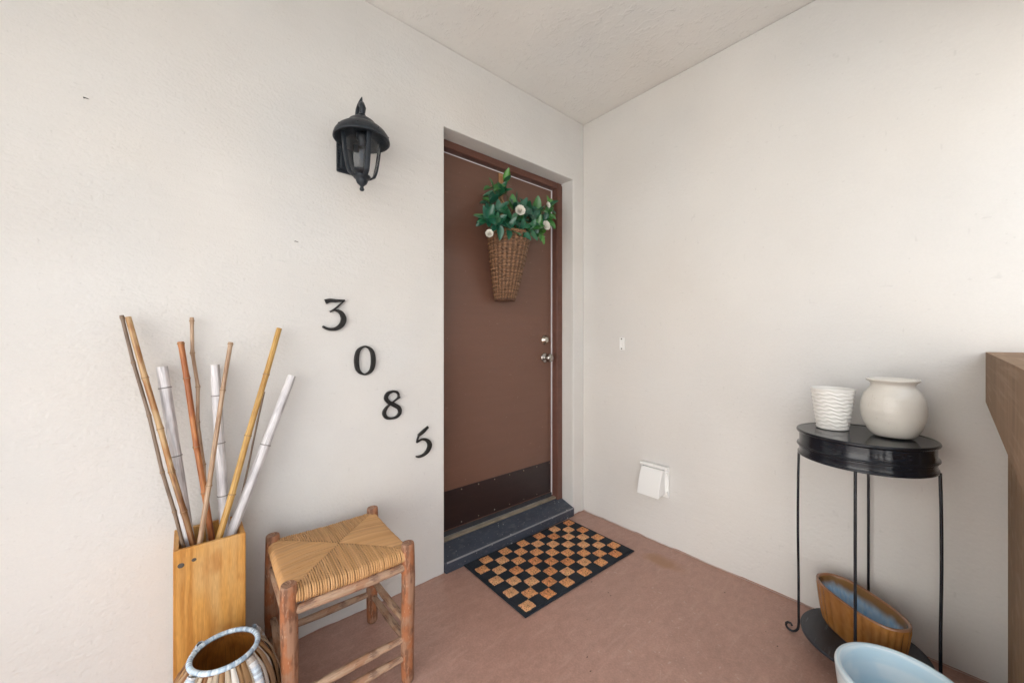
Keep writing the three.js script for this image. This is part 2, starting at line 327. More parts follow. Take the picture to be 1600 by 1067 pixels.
numeral('three', [
  [[[-0.030, 0.048, 0.0095], [-0.015, 0.0535, 0.0075], [0.010, 0.054, 0.0065], [0.040, 0.0575, 0.0045]], false],
  [[[0.040, 0.0575, 0.0034], [0.012, 0.030, 0.004], [-0.013, 0.010, 0.0035]], false],
  [[[-0.014, 0.012, 0.003], [0.005, 0.017, 0.005], [0.026, 0.008, 0.008], [0.036, -0.016, 0.0105], [0.026, -0.042, 0.0095], [0.004, -0.056, 0.007], [-0.022, -0.056, 0.006], [-0.040, -0.047, 0.005]], false],
], -1.528, 1.203, 'black metal numeral three, topmost of the stepped house numbers');
numeral('zero', [[[[0, 0.057, 0.0045], [0.025, 0.042, 0.0075], [0.034, 0, 0.0095], [0.025, -0.042, 0.0075], [0, -0.057, 0.0045], [-0.025, -0.042, 0.0075], [-0.034, 0, 0.0095], [-0.025, 0.042, 0.0075]], true]], -1.408, 1.021, 'black metal oval numeral zero below the numeral three');
numeral('eight', [
  [[[0.004, 0.056, 0.0055], [-0.018, 0.049, 0.0075], [-0.027, 0.030, 0.0085], [-0.016, 0.012, 0.0085], [0.010, -0.004, 0.0095], [0.031, -0.020, 0.009], [0.034, -0.040, 0.0075], [0.020, -0.056, 0.006], [-0.004, -0.059, 0.0055], [-0.027, -0.051, 0.0075], [-0.035, -0.031, 0.008], [-0.025, -0.012, 0.006], [-0.006, 0.004, 0.0045], [0.014, 0.016, 0.004], [0.034, 0.030, 0.006]], false],
  [[[0.002, 0.0565, 0.0055], [0.020, 0.051, 0.006], [0.028, 0.040, 0.0055], [0.027, 0.029, 0.004], [0.018, 0.019, 0.003]], false],
], -1.293, 0.829, 'black metal looped numeral eight above the numeral five');
numeral('five', [
  [[[-0.022, 0.034, 0.006], [0.0, 0.047, 0.0075], [0.026, 0.066, 0.0055]], false],
  [[[-0.017, 0.040, 0.0045], [-0.026, 0.018, 0.004], [-0.030, 0.004, 0.003]], false],
  [[[-0.030, 0.004, 0.0028], [-0.006, 0.014, 0.005], [0.020, 0.006, 0.008], [0.034, -0.016, 0.0105], [0.026, -0.040, 0.009], [0.006, -0.056, 0.0065], [-0.020, -0.061, 0.0055], [-0.033, -0.058, 0.004]], false],
], -1.149, 0.642, 'black metal numeral five, lowest of the stepped house numbers');

// ---------------------------------------------------------------- wall lantern
const mBlack = std({ map: rep(tex(256, 256, (u, v) => { const k = 1 + 0.5 * (fbm(u, v, 10, 5, 300) - 0.5); return [0.15 * k, 0.175 * k, 0.205 * k]; }), 4), roughness: 0.36, metalness: 0.25, bumpMap: rep(stuccoBump, 6), bumpScale: 0.0008 });
const mGlass = new THREE.MeshPhysicalMaterial({ color: 0xffffff, transmission: 1, thickness: 0, roughness: 0.04, ior: 1.5 });
{
  const t = thing('wall_lantern', 'dark metal wall lantern with curved clear glass and bell cap', 'wall lamp', [-1.462, 1.80, 0]);
  const Z = 0.128;
  // back plate, stepped, with a ribbed edge
  const bp = mesh('back_plate', mergeGeometries([rbox(0.112, 0.135, 0.012, 0.005).translate(0, 0.03, 0.0068), rbox(0.092, 0.115, 0.012, 0.005).translate(0, 0.03, 0.0165), ...Array.from({ length: 11 }, (_, i) => rbox(0.112, 0.0065, 0.006, 0.002).translate(0, -0.025 + i * 0.0108, 0.0135))]), mBlack, t);
  const arm = mesh('arm', mergeGeometries([
    taper([[0, 0.06, 0.02, 0.011], [0, 0.085, 0.035, 0.0095], [0, 0.13, 0.056, 0.007], [0, 0.165, 0.066, 0.0065], [0, 0.188, 0.08, 0.0075], [0, 0.197, 0.103, 0.009], [0, 0.19, 0.126, 0.0105], [0, 0.17, 0.138, 0.0115], [0, 0.148, 0.131, 0.0095]], 12),
    taper([[0, 0.192, 0.095, 0.006], [0, 0.201, 0.108, 0.0075], [0, 0.209, 0.121, 0.005], [0, 0.216, 0.128, 0.0015]], 10)]), mBlack, t);
  const cap = at(mesh('cap', lathe([[0.0, 0.152], [0.012, 0.151], [0.015, 0.145], [0.013, 0.138], [0.03, 0.133], [0.046, 0.122], [0.055, 0.109], [0.057, 0.104], [0.063, 0.103], [0.073, 0.097], [0.086, 0.086], [0.096, 0.071], [0.1, 0.058], [0.1005, 0.052], [0.097, 0.050], [0.09, 0.0525], [0.076, 0.068], [0.05, 0.078], [0, 0.08]].reverse(), 56), mBlack, t), 0, 0, Z);
  for (let k = 0; k < 8; k++) { const a = k / 8 * Math.PI * 2 + 0.3; const s = new THREE.SphereGeometry(0.0032, 8, 6); at(mesh('stud', s, mBlack, cap), Math.sin(a) * 0.0945, 0.074, Math.cos(a) * 0.0945); }
  // glass bowl and ribs
  const prof = (y) => { const q = (y + 0.085) / 0.145; return 0.030 + 0.040 * Math.pow(clamp(q), 0.33); };
  const ys = Array.from({ length: 15 }, (_, i) => -0.085 + i * 0.145 / 14);
  const NR = 4;
  for (let k = 0; k < NR; k++) {
    const a0 = (k + 0.5) / NR * Math.PI * 2 + 0.02, da = Math.PI / NR;
    const gl = grid(16, 14, (u, v) => { const y = mix(-0.085, 0.06, v), r = prof(y) - 0.003, a = a0 + (u - 0.5) * 2 * da; return [Math.sin(a) * r, y, Math.cos(a) * r]; });
    at(mesh('glass_pane', gl, mGlass, t), 0, 0, Z);
    const ar = a0 + da, hw = 0.0085, sx = Math.cos(ar), sz = -Math.sin(ar), parts = [];
    const rib = grid(4, 14, (u, v) => { const y = mix(-0.087, 0.062, v), r = prof(y) + 0.002 + 0.003 * Math.cos((u - 0.5) * 2.6), o = (u - 0.5) * 2 * hw; return [Math.sin(ar) * r + sx * o, y, Math.cos(ar) * r + sz * o]; });
    const ribIn = grid(4, 14, (u, v) => { const y = mix(-0.087, 0.062, v), r = prof(y) - 0.006, o = (0.5 - u) * 2 * hw; return [Math.sin(ar) * r + sx * o, y, Math.cos(ar) * r + sz * o]; });
    const side = (e) => grid(1, 14, (u, v) => { const y = mix(-0.087, 0.062, v), r = prof(y) + (e > 0 ? mix(0.0028, -0.006, u) : mix(-0.006, 0.0028, u)), o = e * hw; return [Math.sin(ar) * r + sx * o, y, Math.cos(ar) * r + sz * o]; });
    at(mesh('rib', mergeGeometries([rib, ribIn, side(1), side(-1)]), mBlack, t), 0, 0, Z);
  }
  at(mesh('bottom_cup', lathe([[0, -0.137], [0.006, -0.136], [0.0088, -0.131], [0.007, -0.1255], [0.0055, -0.121], [0.008, -0.117], [0.017, -0.109], [0.021, -0.1], [0.021, -0.095], [0.026, -0.092], [0.031, -0.086], [0.031, -0.081], [0.026, -0.079], [0, -0.079]], 36), mBlack, t), 0, 0, Z);
  at(mesh('socket', lathe([[0, 0.03], [0.012, 0.03], [0.013, 0.05], [0.02, 0.055], [0.02, 0.078], [0, 0.078]], 20), mBlack, t), 0, 0, Z);
}

// ---------------------------------------------------------------- doormat
{
  const t = thing('doormat', 'rectangular black doormat with checkerboard of tan coir squares', 'doormat', [-0.558, 0, 0.247], -0.02);
  const mB = std({ map: rep(tex(512, 512, (u, v) => { const k = 0.7 + 0.6 * vn(u * 200, v * 200, 200, 200, 320) + 0.5 * (fbm(u, v, 8, 4, 323) - 0.5); return [0.12 * k, 0.15 * k, 0.185 * k]; }), 3), roughness: 0.95, bumpMap: rep(floorBump, 5), bumpScale: 0.004 });
  const W = 0.758, D = 0.458;
  mesh('rubber_backing', slab(-W / 2, W / 2, 0.0015, 0.0075, -D / 2, D / 2, 0.003), mB, t);
  mesh('black_pile', slab(-W / 2 + 0.012, W / 2 - 0.012, 0.0076, 0.0105, -D / 2 + 0.012, D / 2 - 0.012, 0.0015), mB, t);
  const coir = [0, 1, 2].map((q) => std({ map: rep(tex(256, 256, (u, v) => {
    const f = fbm(u + 0.3 * vn(u * 9, v * 9, 9, 9, 330 + q), v, 30, 3, 331 + q, 1.4), k = 0.78 + 0.45 * f;
    return mx3(mul([[0.95, 0.68, 0.46], [0.92, 0.63, 0.41], [0.96, 0.72, 0.52]][q], k), [0.45, 0.22, 0.12], 0.5 * sm(0.62, 0.8, vn(u * 60, v * 60, 60, 60, 335 + q)));
  }), 6), roughness: 1, bumpMap: rep(floorBump, 9), bumpScale: 0.006 }));
  const PX = 0.0605, PZ = 0.0535; // pitch of the checkerboard, 12 by 8
  const geos = [0, 1, 2, 3].map((q) => {
    const n = 9, g = grid(n, n, (u, v) => {
      const e = Math.min(u, v, 1 - u, 1 - v), y = 0.0105 + 0.0055 * sm(0, 0.1, e) + 0.0012 * (vn(u * 8 + q * 9, v * 8, 64, 64, 340) - 0.5);
      const jx = e === 0 ? 0.0032 * (vn(u * 11 + q * 7, v * 11, 64, 64, 343) - 0.5) : 0, s = 0.058;
      return [(u - 0.5) * s + jx, y, (v - 0.5) * 0.0515 + jx];
    }); const ix = g.index.array; for (let i = 0; i < ix.length; i += 3) { const b = ix[i + 1]; ix[i + 1] = ix[i + 2]; ix[i + 2] = b; } g.computeVertexNormals(); return metreUV(g);
  });
  for (let i = 0; i < 12; i++) for (let j = 0; j < 8; j++) if ((i + j) % 2 === 0) {
    const m = at(mesh('coir_square', geos[Math.floor(rnd() * 4)], coir[Math.floor(rnd() * 3)], t), (5.5 - i) * PX + rr(-0.001, 0.001), 0, (j - 3.5) * PZ); m.rotation.y = rr(-0.03, 0.03) + (rnd() < 0.5 ? Math.PI : 0);
  }
}

// ---------------------------------------------------------------- woven cone basket hung on the door
const BT = [-0.620, 1.675, -0.012], BB = [-0.600, 1.330, -0.074]; // rim and foot centres
{
  const t = thing('wall_basket', 'cone shaped brown wicker basket hanging on the door', 'basket', [BB[0], BB[1], BB[2]]);
  const top = [BT[0] - BB[0], BT[1] - BB[1], BT[2] - BB[2]], R0 = 0.054, R1 = 0.115, NS = 24, NW = 46;
  const tone = []; for (let i = 0; i < NW * 60; i++) tone.push(rr(0.8, 1.2));
  const body = grid(NS * 10, NW * 5, (u, v) => {
    const a = u * Math.PI * 2, st = u * NS, wv = v * NW, row = Math.floor(Math.min(wv, NW - 0.001)), over = Math.cos(Math.PI * (st * 2 + (row % 3 === 0 ? 1 : 0)));
    const cord = Math.sqrt(clamp(1 - Math.pow((wv - row - 0.5) * 1.9, 2))), r = mix(R0, R1, Math.pow(v, 0.9)) + 0.0055 * cord * (0.5 + 0.5 * over) + 0.004 * Math.pow(Math.abs(Math.sin(Math.PI * st)), 1.5);
    let x = Math.sin(a) * r, z = Math.cos(a) * r; const zc = mix(0, top[2], v), lim = -0.1285 - BB[2] - zc; z = Math.max(z, lim + 0.004);
    return [x + top[0] * v, top[1] * v, z + zc];
  }, (u, v) => {
    const row = Math.floor(Math.min(v * NW, NW - 0.001)), seg = Math.floor(u * NS * 2), k = tone[(row * 53 + seg * 7) % tone.length] * (seg % 2 ? 1.35 : 0.75) * (row % 2 ? 1.15 : 0.9);
    const w = vn(u * 90, v * 160, 512, 512, 401); return [0.155 * k * (0.7 + 0.6 * w), 0.080 * k * (0.7 + 0.6 * w), 0.040 * k * (0.7 + 0.6 * w)];
  });
  const mW = std({ vertexColors: true, roughness: 0.62 });
  mesh('woven_body', body, mW, t);
  const inner = grid(40, 6, (u, v) => { const a = -u * Math.PI * 2, r = mix(R0, R1, v) - 0.005; return [Math.sin(a) * r + top[0] * v, top[1] * v + 0.002, Math.max(Math.cos(a) * r, -0.1225 - BB[2] - mix(0, top[2], v)) + mix(0, top[2], v)]; });
  mesh('lining', inner, std({ color: lin(0.2, 0.112, 0.062), roughness: 0.9 }), t);
  const ring = (r, y, cx, cz, rad, flat) => { const parts = []; for (let k = 0; k < 2; k++) { const pts = []; for (let i = 0; i < 72; i++) { const a = i / 72 * Math.PI * 2, q = a * 16 + k * Math.PI; pts.push([cx + Math.sin(a) * (r + 0.0035 * Math.cos(q)), y + 0.0035 * Math.sin(q), Math.max(cz + Math.cos(a) * (r + 0.0035 * Math.cos(q)), flat + rad)]); } parts.push(tube(pts, rad, 200, 6, true)); } return mergeGeometries(parts); };
  const rimM = std({ color: lin(0.24, 0.12, 0.055), roughness: 0.65 });
  mesh('rim_braid', ring(R1 + 0.001, top[1], top[0], top[2], 0.0042, -0.1285 - BB[2]), rimM, t);
  mesh('foot_ring', ring(R0 + 0.001, 0.0, 0, 0, 0.0036, -0.1285 - BB[2]), std({ color: lin(0.10, 0.05, 0.03), roughness: 0.7 }), t);
  mesh('base', new THREE.CylinderGeometry(R0 * 0.97, R0 * 0.97, 0.004, 32).translate(0, 0.001, 0.002), rimM, t);
  // wooden hanging strap up to the door's top edge
  const st = mesh('hanging_strap', slab(-0.016, 0.016, 0.30, 0.728, -0.1285 - BB[2], -0.1235 - BB[2], 0.0015), std({ map: rep(railTex, 3), color: lin(1.5, 1.25, 1.0), roughness: 0.8 }), t); st.position.x = 0.012;
  const knot = mesh('jute_tie', taper([[0.0, 0.50, -0.03, 0.005], [0.002, 0.515, -0.022, 0.011], [0.0, 0.54, -0.02, 0.013], [-0.004, 0.565, -0.024, 0.010], [-0.008, 0.59, -0.03, 0.012], [-0.012, 0.60, -0.03, 0.004]], 8), std({ color: lin(0.42, 0.25, 0.14), roughness: 0.95 }), t);
}
// ---------------------------------------------------------------- gardenia stems in the basket
{
  const t = thing('gardenia_bunch', 'green leafy stems with white gardenia blooms in the hanging basket', 'flowers', BT);
  const leafGeo = [0, 1, 2, 3].map((q) => { // unit length along +y, face +z
    const cup = [0.10, 0.14, 0.06, 0.18][q], bend = [0.16, 0.28, -0.05, 0.42][q], wd = [0.25, 0.29, 0.22, 0.27][q];
    return grid(6, 10, (u, v) => {
      const s = (u - 0.5) * 2, w = wd * Math.pow(Math.sin(Math.PI * Math.pow(v, 0.8) * 0.985 + 0.02), 0.75), y = v, x = s * w;
      const vein = 0.012 * Math.cos(v * 38 - Math.abs(s) * 5) * Math.abs(s) * w / wd;
      return [x, y * (1 - 0.1 * bend * v), cup * s * s * w / wd - bend * v * v * 0.5 + vein + 0.02 * (1 - Math.abs(s))];
    });
  });
  const lm = [[0.014, 0.105, 0.06], [0.022, 0.135, 0.06], [0.045, 0.18, 0.04], [0.085, 0.28, 0.04], [0.014, 0.085, 0.05]].map((c) => new THREE.MeshPhysicalMaterial({ color: lin(...c), roughness: 0.34, clearcoat: 0.5, clearcoatRoughness: 0.25 }));
  const stemM = std({ color: lin(0.10, 0.10, 0.035), roughness: 0.8 }), stemB = std({ color: lin(0.28, 0.16, 0.08), roughness: 0.9 });
  const W = (x, y, z) => V(x - BT[0], y - BT[1], z - BT[2]);
  function leaf(base, dir, len, mi, q) {
    const m = mesh('leaf', leafGeo[q ?? Math.floor(rnd() * 4)], lm[mi], t); m.position.copy(base);
    const y = dir.clone().normalize(), f = V(rr(-0.3, 0.3) - 0.25, rr(0.35, 0.8), rr(0.5, 1)).normalize(), x = y.clone().cross(f).normalize(), z = x.clone().cross(y);
    m.quaternion.setFromRotationMatrix(new THREE.Matrix4().makeBasis(x, y, z)); m.scale.setScalar(len);
  }
  // tip, leaf count, leaf length, material, opening of the whorl
  const whorls = [
    [W(-0.80, 1.715, 0.03), 7, 0.078, 0], [W(-0.755, 1.69, 0.05), 6, 0.075, 0], [W(-0.775, 1.74, 0.0), 5, 0.07, 4],
    [W(-0.70, 1.915, -0.055), 3, 0.085, 2], [W(-0.60, 1.985, -0.075), 2, 0.08, 3], [W(-0.645, 1.90, -0.07), 5, 0.085, 1], [W(-0.715, 1.835, -0.05), 4, 0.085, 4],
    [W(-0.575, 1.81, 0.02), 8, 0.085, 0], [W(-0.66, 1.73, 0.05), 7, 0.085, 1], [W(-0.61, 1.75, 0.06), 6, 0.08, 4], [W(-0.52, 1.76, 0.05), 8, 0.085, 0], [W(-0.46, 1.80, 0.0), 7, 0.085, 0],
    [W(-0.40, 1.86, -0.03), 6, 0.08, 2], [W(-0.31, 1.89, -0.02), 7, 0.075, 3], [W(-0.34, 1.85, 0.0), 6, 0.07, 2], [W(-0.48, 1.72, 0.04), 5, 0.08, 2], [W(-0.42, 1.705, 0.02), 4, 0.07, 3], [W(-0.62, 1.69, 0.085), 5, 0.078, 0], [W(-0.56, 1.70, 0.08), 5, 0.075, 1], [W(-0.70, 1.68, 0.07), 4, 0.075, 0], [W(-0.55, 1.85, -0.05), 6, 0.08, 1], [W(-0.50, 1.83, -0.02), 7, 0.085, 0], [W(-0.71, 1.77, 0.0), 7, 0.08, 0], [W(-0.63, 1.80, 0.03), 6, 0.08, 4], [W(-0.37, 1.80, 0.01), 6, 0.075, 2],
  ];
  for (const [p, n, len, mi] of whorls) {
    const root = V(rr(-0.05, 0.05), -0.05, rr(-0.06, 0.05)), mid = root.clone().lerp(p, 0.55).add(V(0, 0.05, -0.01)), axis = p.clone().sub(mid).normalize();
    mesh('stem', tube([root, mid, p].map((q) => [q.x, q.y, q.z]), 0.0026, 14, 6), rnd() < 0.4 ? stemB : stemM, t);
    const a = axis.clone().add(V(0, 0.1, 0.45)).normalize(), u = a.clone().cross(V(0.3, 0.9, 0.2)).normalize(), v = a.clone().cross(u);
    for (let k = 0; k < n; k++) {
      const th = k / n * 6.283 + rr(-0.3, 0.3), op = rr(0.75, 1.35);
      const d = a.clone().multiplyScalar(Math.cos(op)).add(u.clone().multiplyScalar(Math.cos(th) * Math.sin(op))).add(v.clone().multiplyScalar(Math.sin(th) * Math.sin(op)));
      if (p.z + d.z * len + BT[2] < -0.118) d.z = Math.abs(d.z) * 0.3 + 0.05;
      leaf(p.clone().add(V(rr(-0.006, 0.006), rr(-0.006, 0.006), rr(-0.004, 0.008))), d, len * rr(0.8, 1.15), rnd() < 0.75 ? mi : Math.min(4, (mi + 1) % 3), undefined);
    }
  }
  // blooms: rings of cupped petals
  const petal = (len, wd, cup) => grid(5, 6, (u, v) => { const s = (u - 0.5) * 2, w = wd * Math.pow(Math.sin(Math.PI * (0.12 + 0.80 * v)), 0.6); return [s * w, v * len, cup * v * v * len + 0.35 * s * s * w]; });
  const fm = new THREE.MeshPhysicalMaterial({ color: lin(0.80, 0.78, 0.70), roughness: 0.75, sheen: 0.3 });
  for (const [p, s, yaw] of [[W(-0.645, 1.772, 0.10), 0.040, -0.5], [W(-0.425, 1.745, 0.065), 0.040, -0.1], [W(-0.37, 1.885, 0.03), 0.026, 0.1], [W(-0.812, 1.632, 0.06), 0.030, -0.6]]) {
    const gs = [];
    for (const [n, open, len, off] of [[7, 1.35, 1, 0], [6, 1.0, 0.82, 0.4], [5, 0.62, 0.62, 0.1], [4, 0.25, 0.45, 0.7]]) for (let k = 0; k < n; k++) {
      const g = petal(len, 0.42 * len + 0.1, 0.35); g.rotateX(Math.PI / 2 - open); g.rotateZ(k / n * 6.283 + off + rr(-0.12, 0.12)); g.translate(0, 0, (1 - len) * 0.22); gs.push(g);
    }
    const m = mesh('flower', mergeGeometries(gs), fm, t); m.position.copy(p); m.scale.setScalar(s * 0.76); m.rotation.set(-0.1, yaw, rr(0, 3));
    mesh('flower_stem', tube([[0.0, -0.05, 0], [p.x * 0.6, p.y * 0.3, p.z * 0.5], [p.x, p.y, p.z - 0.004]], 0.0025, 12, 6), stemM, t);
  }
}

// ---------------------------------------------------------------- bamboo canes standing in a plank box
const caneTex = (a, b, c, s) => rep(tex(128, 512, (u, v) => {
  const st = fbm(u, v, 16, 3, s, 0.25), bl = fbm(u, v, 3, 4, s + 5, 3), fine = vn(u * 64, v * 24, 64, 24, s + 9);
  return mul(mx3(mx3(a, b, sm(0.35, 0.75, bl)), c, 0.55 * sm(0.55, 0.78, st)), 0.93 + 0.14 * fine);
}), 1, 2.2);
const caneM = (a, b, c, s, r = 0.42) => std({ map: caneTex(a, b, c, s), roughness: r, vertexColors: true });
const mTan = caneM([0.76, 0.63, 0.46], [0.66, 0.47, 0.28], [0.50, 0.32, 0.18], 500), mOrange = caneM([0.72, 0.47, 0.27], [0.60, 0.34, 0.17], [0.42, 0.22, 0.11], 520), mGold = caneM([0.80, 0.65, 0.38], [0.72, 0.55, 0.28], [0.62, 0.44, 0.20], 540), mPale = caneM([0.75, 0.64, 0.53], [0.63, 0.50, 0.39], [0.50, 0.37, 0.27], 560), mGrey = caneM([0.52, 0.44, 0.37], [0.42, 0.34, 0.27], [0.3, 0.23, 0.18], 580), mWhite = caneM([0.86, 0.85, 0.855], [0.79, 0.78, 0.79], [0.60, 0.58, 0.58], 600, 0.34);
const mNode = std({ color: lin(0.30, 0.19, 0.10), roughness: 0.7 }), mNodeW = std({ color: lin(0.27, 0.25, 0.24), roughness: 0.7 }), mHollow = std({ color: lin(0.30, 0.21, 0.13), roughness: 0.95 });
function cane(label, top, rim, r, mat, nodeAt, nodeMat, wob = 0.001, bulge = 0.14, burn = 0) {
  const T = V(...top), B = V(...rim), d = B.clone().sub(T); let k = 1; // carry on into the box until a wall or the floor of the box
  while (k < 3) { const p = T.clone().addScaledVector(d, k + 0.01); if (p.y < 0.024 || p.x < -1.976 + r || p.x > -1.843 - r || p.z < 0.034 + r || p.z > 0.166 - r) { if (p.y < 0.5) break; } k += 0.01; }
  const E = T.clone().addScaledVector(d, k), L = E.distanceTo(T), t = thing('bamboo_cane', label, 'bamboo cane', [E.x, E.y, E.z], 0, 'bamboo canes in the plank box');
  const ax = T.clone().sub(E), N = 90, pts = [], ph = rr(0, 6), nd = nodeAt.map((q) => 1 - q * T.distanceTo(B) / L).filter((q) => q > 0.02);
  const kn = [0, ...nd.slice().sort((a, b) => a - b).filter((q) => q < 0.97), 1], kx = kn.map((q, i) => (i && i < kn.length - 1 ? (i % 2 ? 1 : -1) * wob * rr(0.5, 1.2) : 0));
  const pos = (s) => { let i = 0; while (i < kn.length - 2 && s > kn[i + 1]) i++; const w = mix(kx[i], kx[i + 1], (s - kn[i]) / (kn[i + 1] - kn[i])); return [ax.x * s + w, ax.y * s, ax.z * s + w * 0.4]; };
  const rad = (s) => { let q = r * (1.06 - 0.1 * s); for (const n of nd) q *= 1 + bulge * Math.exp(-Math.pow((s - n) * L / 0.007, 2)) * 0.7; return q; };
  const ss = new Set(); for (let i = 0; i <= N; i++) ss.add(i / N); for (const n of nd) for (const e of [-0.012, -0.006, -0.003, 0, 0.003, 0.006, 0.012]) { const q = n + e / L; if (q > 0 && q < 1) ss.add(q); }
  for (const s of [...ss].sort((a, b) => a - b)) pts.push([...pos(s), rad(s)]);
  const cg = taper(pts, 14, false), cc = []; // scorched lower length, with an uneven edge
  for (const p of pts) for (let k = 0; k <= 14; k++) { const s = p[1] / ax.y, b = burn ? sm(burn + 0.04, burn - 0.05, s + 0.16 * (vn(k * 0.9 + ph, s * 26, 64, 64, 490) - 0.5)) * (0.6 + 0.4 * vn(k * 0.5, s * 40, 64, 64, 493)) : 0; cc.push(mix(1, 0.42, b), mix(1, 0.30, b), mix(1, 0.22, b)); }
  cg.setAttribute('color', new THREE.Float32BufferAttribute(cc, 3)); mesh('culm', cg, mat, t);
  const u = ax.clone().normalize(), q4 = new THREE.Quaternion().setFromUnitVectors(V(0, 1, 0), u);
  const lip = mesh('cut_end', mergeGeometries([new THREE.RingGeometry(rad(1) * 0.68, rad(1), 16, 1).rotateX(-Math.PI / 2), new THREE.CylinderGeometry(rad(1) * 0.68, rad(1) * 0.68, 0.02, 14, 1, true).translate(0, -0.01, 0), new THREE.CircleGeometry(rad(1) * 0.68, 14).rotateX(-Math.PI / 2).translate(0, -0.019, 0)]), mHollow, t);
  lip.position.set(...pos(1)); lip.quaternion.copy(q4);
  for (const n of nd) { const g = new THREE.TorusGeometry(rad(n) * 0.985, r * 0.1 + 0.0005, 6, 20); g.rotateX(Math.PI / 2); const m = mesh('node_ring', g, nodeMat, t); m.position.set(...pos(n)); m.quaternion.copy(q4); }
}
cane('thin grey brown bamboo cane leaning outermost beside the tall tan one', [-2.103, 1.174, 0.05], [-1.983, 0.57, 0.125], 0.0044, mGrey, [0.01, 0.22, 0.47, 0.74, 0.93], mNode, 0.002, 0.3);
cane('tall tan bamboo cane leaning outwards over a white cane', [-2.09, 1.17, 0.05], [-1.951, 0.515, 0.13], 0.0072, mTan, [0.265, 0.49, 0.68, 0.86], mNode, 0.001, 0.22, 0.48);
cane('thick white painted bamboo cane behind the tall tan cane', [-2.019, 1.025, 0.045], [-1.971, 0.609, 0.075], 0.0142, mWhite, [0.15, 0.64], mNodeW, 0.0004, 0.06);
cane('rusty orange bamboo cane between two white canes', [-1.977, 1.099, 0.05], [-1.913, 0.56, 0.10], 0.0078, mOrange, [0.01, 0.205, 0.59, 0.85], mNode, 0.001, 0.25, 0.42);
cane('thin knobbly pale bamboo cane beside the rusty orange one', [-1.951, 1.175, 0.03], [-1.923, 0.648, 0.055], 0.005, mPale, [0.02, 0.21, 0.41, 0.62, 0.87], mNode, 0.004, 0.4);
cane('thick white painted bamboo cane standing nearly upright in the middle', [-1.895, 1.026, 0.05], [-1.871, 0.512, 0.08], 0.0138, mWhite, [0.19, 0.48, 0.8], mNodeW, 0.0004, 0.06);
cane('tan bamboo cane crossing in front of the upright white cane', [-1.855, 1.097, 0.06], [-1.934, 0.519, 0.15], 0.0064, mPale, [0.01, 0.26, 0.74], mNode, 0.0015, 0.25);
cane('golden yellow bamboo cane leaning towards the house numbers', [-1.718, 1.145, 0.05], [-1.891, 0.508, 0.145], 0.0088, mGold, [0.245, 0.545, 0.81], mNode);
cane('very thin grey cane behind the golden bamboo', [-1.76, 0.927, 0.035], [-1.825, 0.605, 0.06], 0.0031, mGrey, [0.3, 0.75], mNode, 0.001);
cane('thick white painted bamboo cane leaning widest towards the stool', [-1.681, 0.979, 0.06], [-1.86, 0.501, 0.12], 0.0142, mWhite, [0.465], mNodeW, 0.0004, 0.06);

const mPine = std({ map: tex(512, 1024, (u, v) => {
  const w = 0.03 * fbm(u, v, 4, 3, 640), g = fbm(u + w, v, 30, 3, 642, 0.06), b = fbm(u, v, 3, 4, 645, 0.4), f = vn(u * 250, v * 40, 250, 40, 648);
  let c = mx3([0.81, 0.59, 0.30], [0.72, 0.49, 0.22], sm(0.35, 0.7, g)); c = mx3(c, [0.80, 0.65, 0.45], 0.75 * sm(0.5, 0.72, b)); c = mx3(c, [0.67, 0.43, 0.19], 0.5 * sm(0.6, 0.8, fbm(u, v, 6, 4, 650, 0.8)));
  return mul(c, 0.95 + 0.1 * f);
}), roughness: 0.5 });
{
  const t = thing('plank_box', 'tall narrow box of honey coloured planks holding bamboo canes', 'box', [-1.9095, 0, 0.101]);
  const H = 0.522, wv = (g, o) => { const uv = g.attributes.uv; for (let i = 0; i < uv.count; i++) uv.setXY(i, uv.getX(i) * 4 + o, uv.getY(i) * 1.9 + o * 0.7); return g; };
  const fr = mesh('front_board', wv(slab(-0.0825, 0.0825, 0.001, H, 0.069, 0.081, 0.002), 0.2), mPine, t);
  mesh('back_board', wv(slab(-0.0825, 0.0825, 0.001, H, -0.081, -0.069, 0.002), 0.5), mPine, t);
  for (const s of [-1, 1]) mesh('side_board', wv(slab(s > 0 ? 0.0705 : -0.0825, s > 0 ? 0.0825 : -0.0705, 0.001, H - 0.002, -0.0688, 0.0688, 0.002), 0.8 + s * 0.1), mPine, t);
  mesh('bottom_board', slab(-0.07, 0.07, 0.004, 0.02, -0.0685, 0.0685, 0.002), mPine, t);
  for (const [x, y, s] of [[-0.066, H - 0.043, 1.1], [-0.038, H - 0.037, 0.8]]) { const g = new THREE.SphereGeometry(0.007 * s, 10, 6); g.scale(1, 0.9, 0.14); at(mesh('nail_head', g, std({ color: lin(0.09, 0.075, 0.06), roughness: 0.7 }), fr), x, y, 0.081); }
}

// ---------------------------------------------------------------- rush stool
const woodTex = (s, base, wear, dark) => tex(256, 512, (u, v) => {
  let c = mul(base, 0.9 + 0.2 * fbm(u, v, 24, 3, s, 0.15)); const p = fbm(u, v, 5, 5, s + 4, 1.6), q = fbm(u, v, 8, 5, s + 9, 1.2);
  const gr = fbm(u, v, 40, 3, s + 17, 0.1); c = mx3(c, wear, 0.6 * sm(0.42, 0.72, p + 0.25 * (gr - 0.5))); c = mx3(c, dark, 0.6 * sm(0.5, 0.78, q + 0.5 * (gr - 0.5))); c = mx3(c, [0.80, 0.70, 0.62], 0.5 * sm(0.68, 0.8, fbm(u, v, 40, 3, s + 14, 0.6)));
  return c;
});
const wLeg = std({ map: rep(woodTex(700, [0.63, 0.475, 0.375], [0.64, 0.35, 0.18], [0.38, 0.25, 0.18]), 1, 3), roughness: 0.55, bumpMap: rep(floorBump, 2), bumpScale: 0.001 });
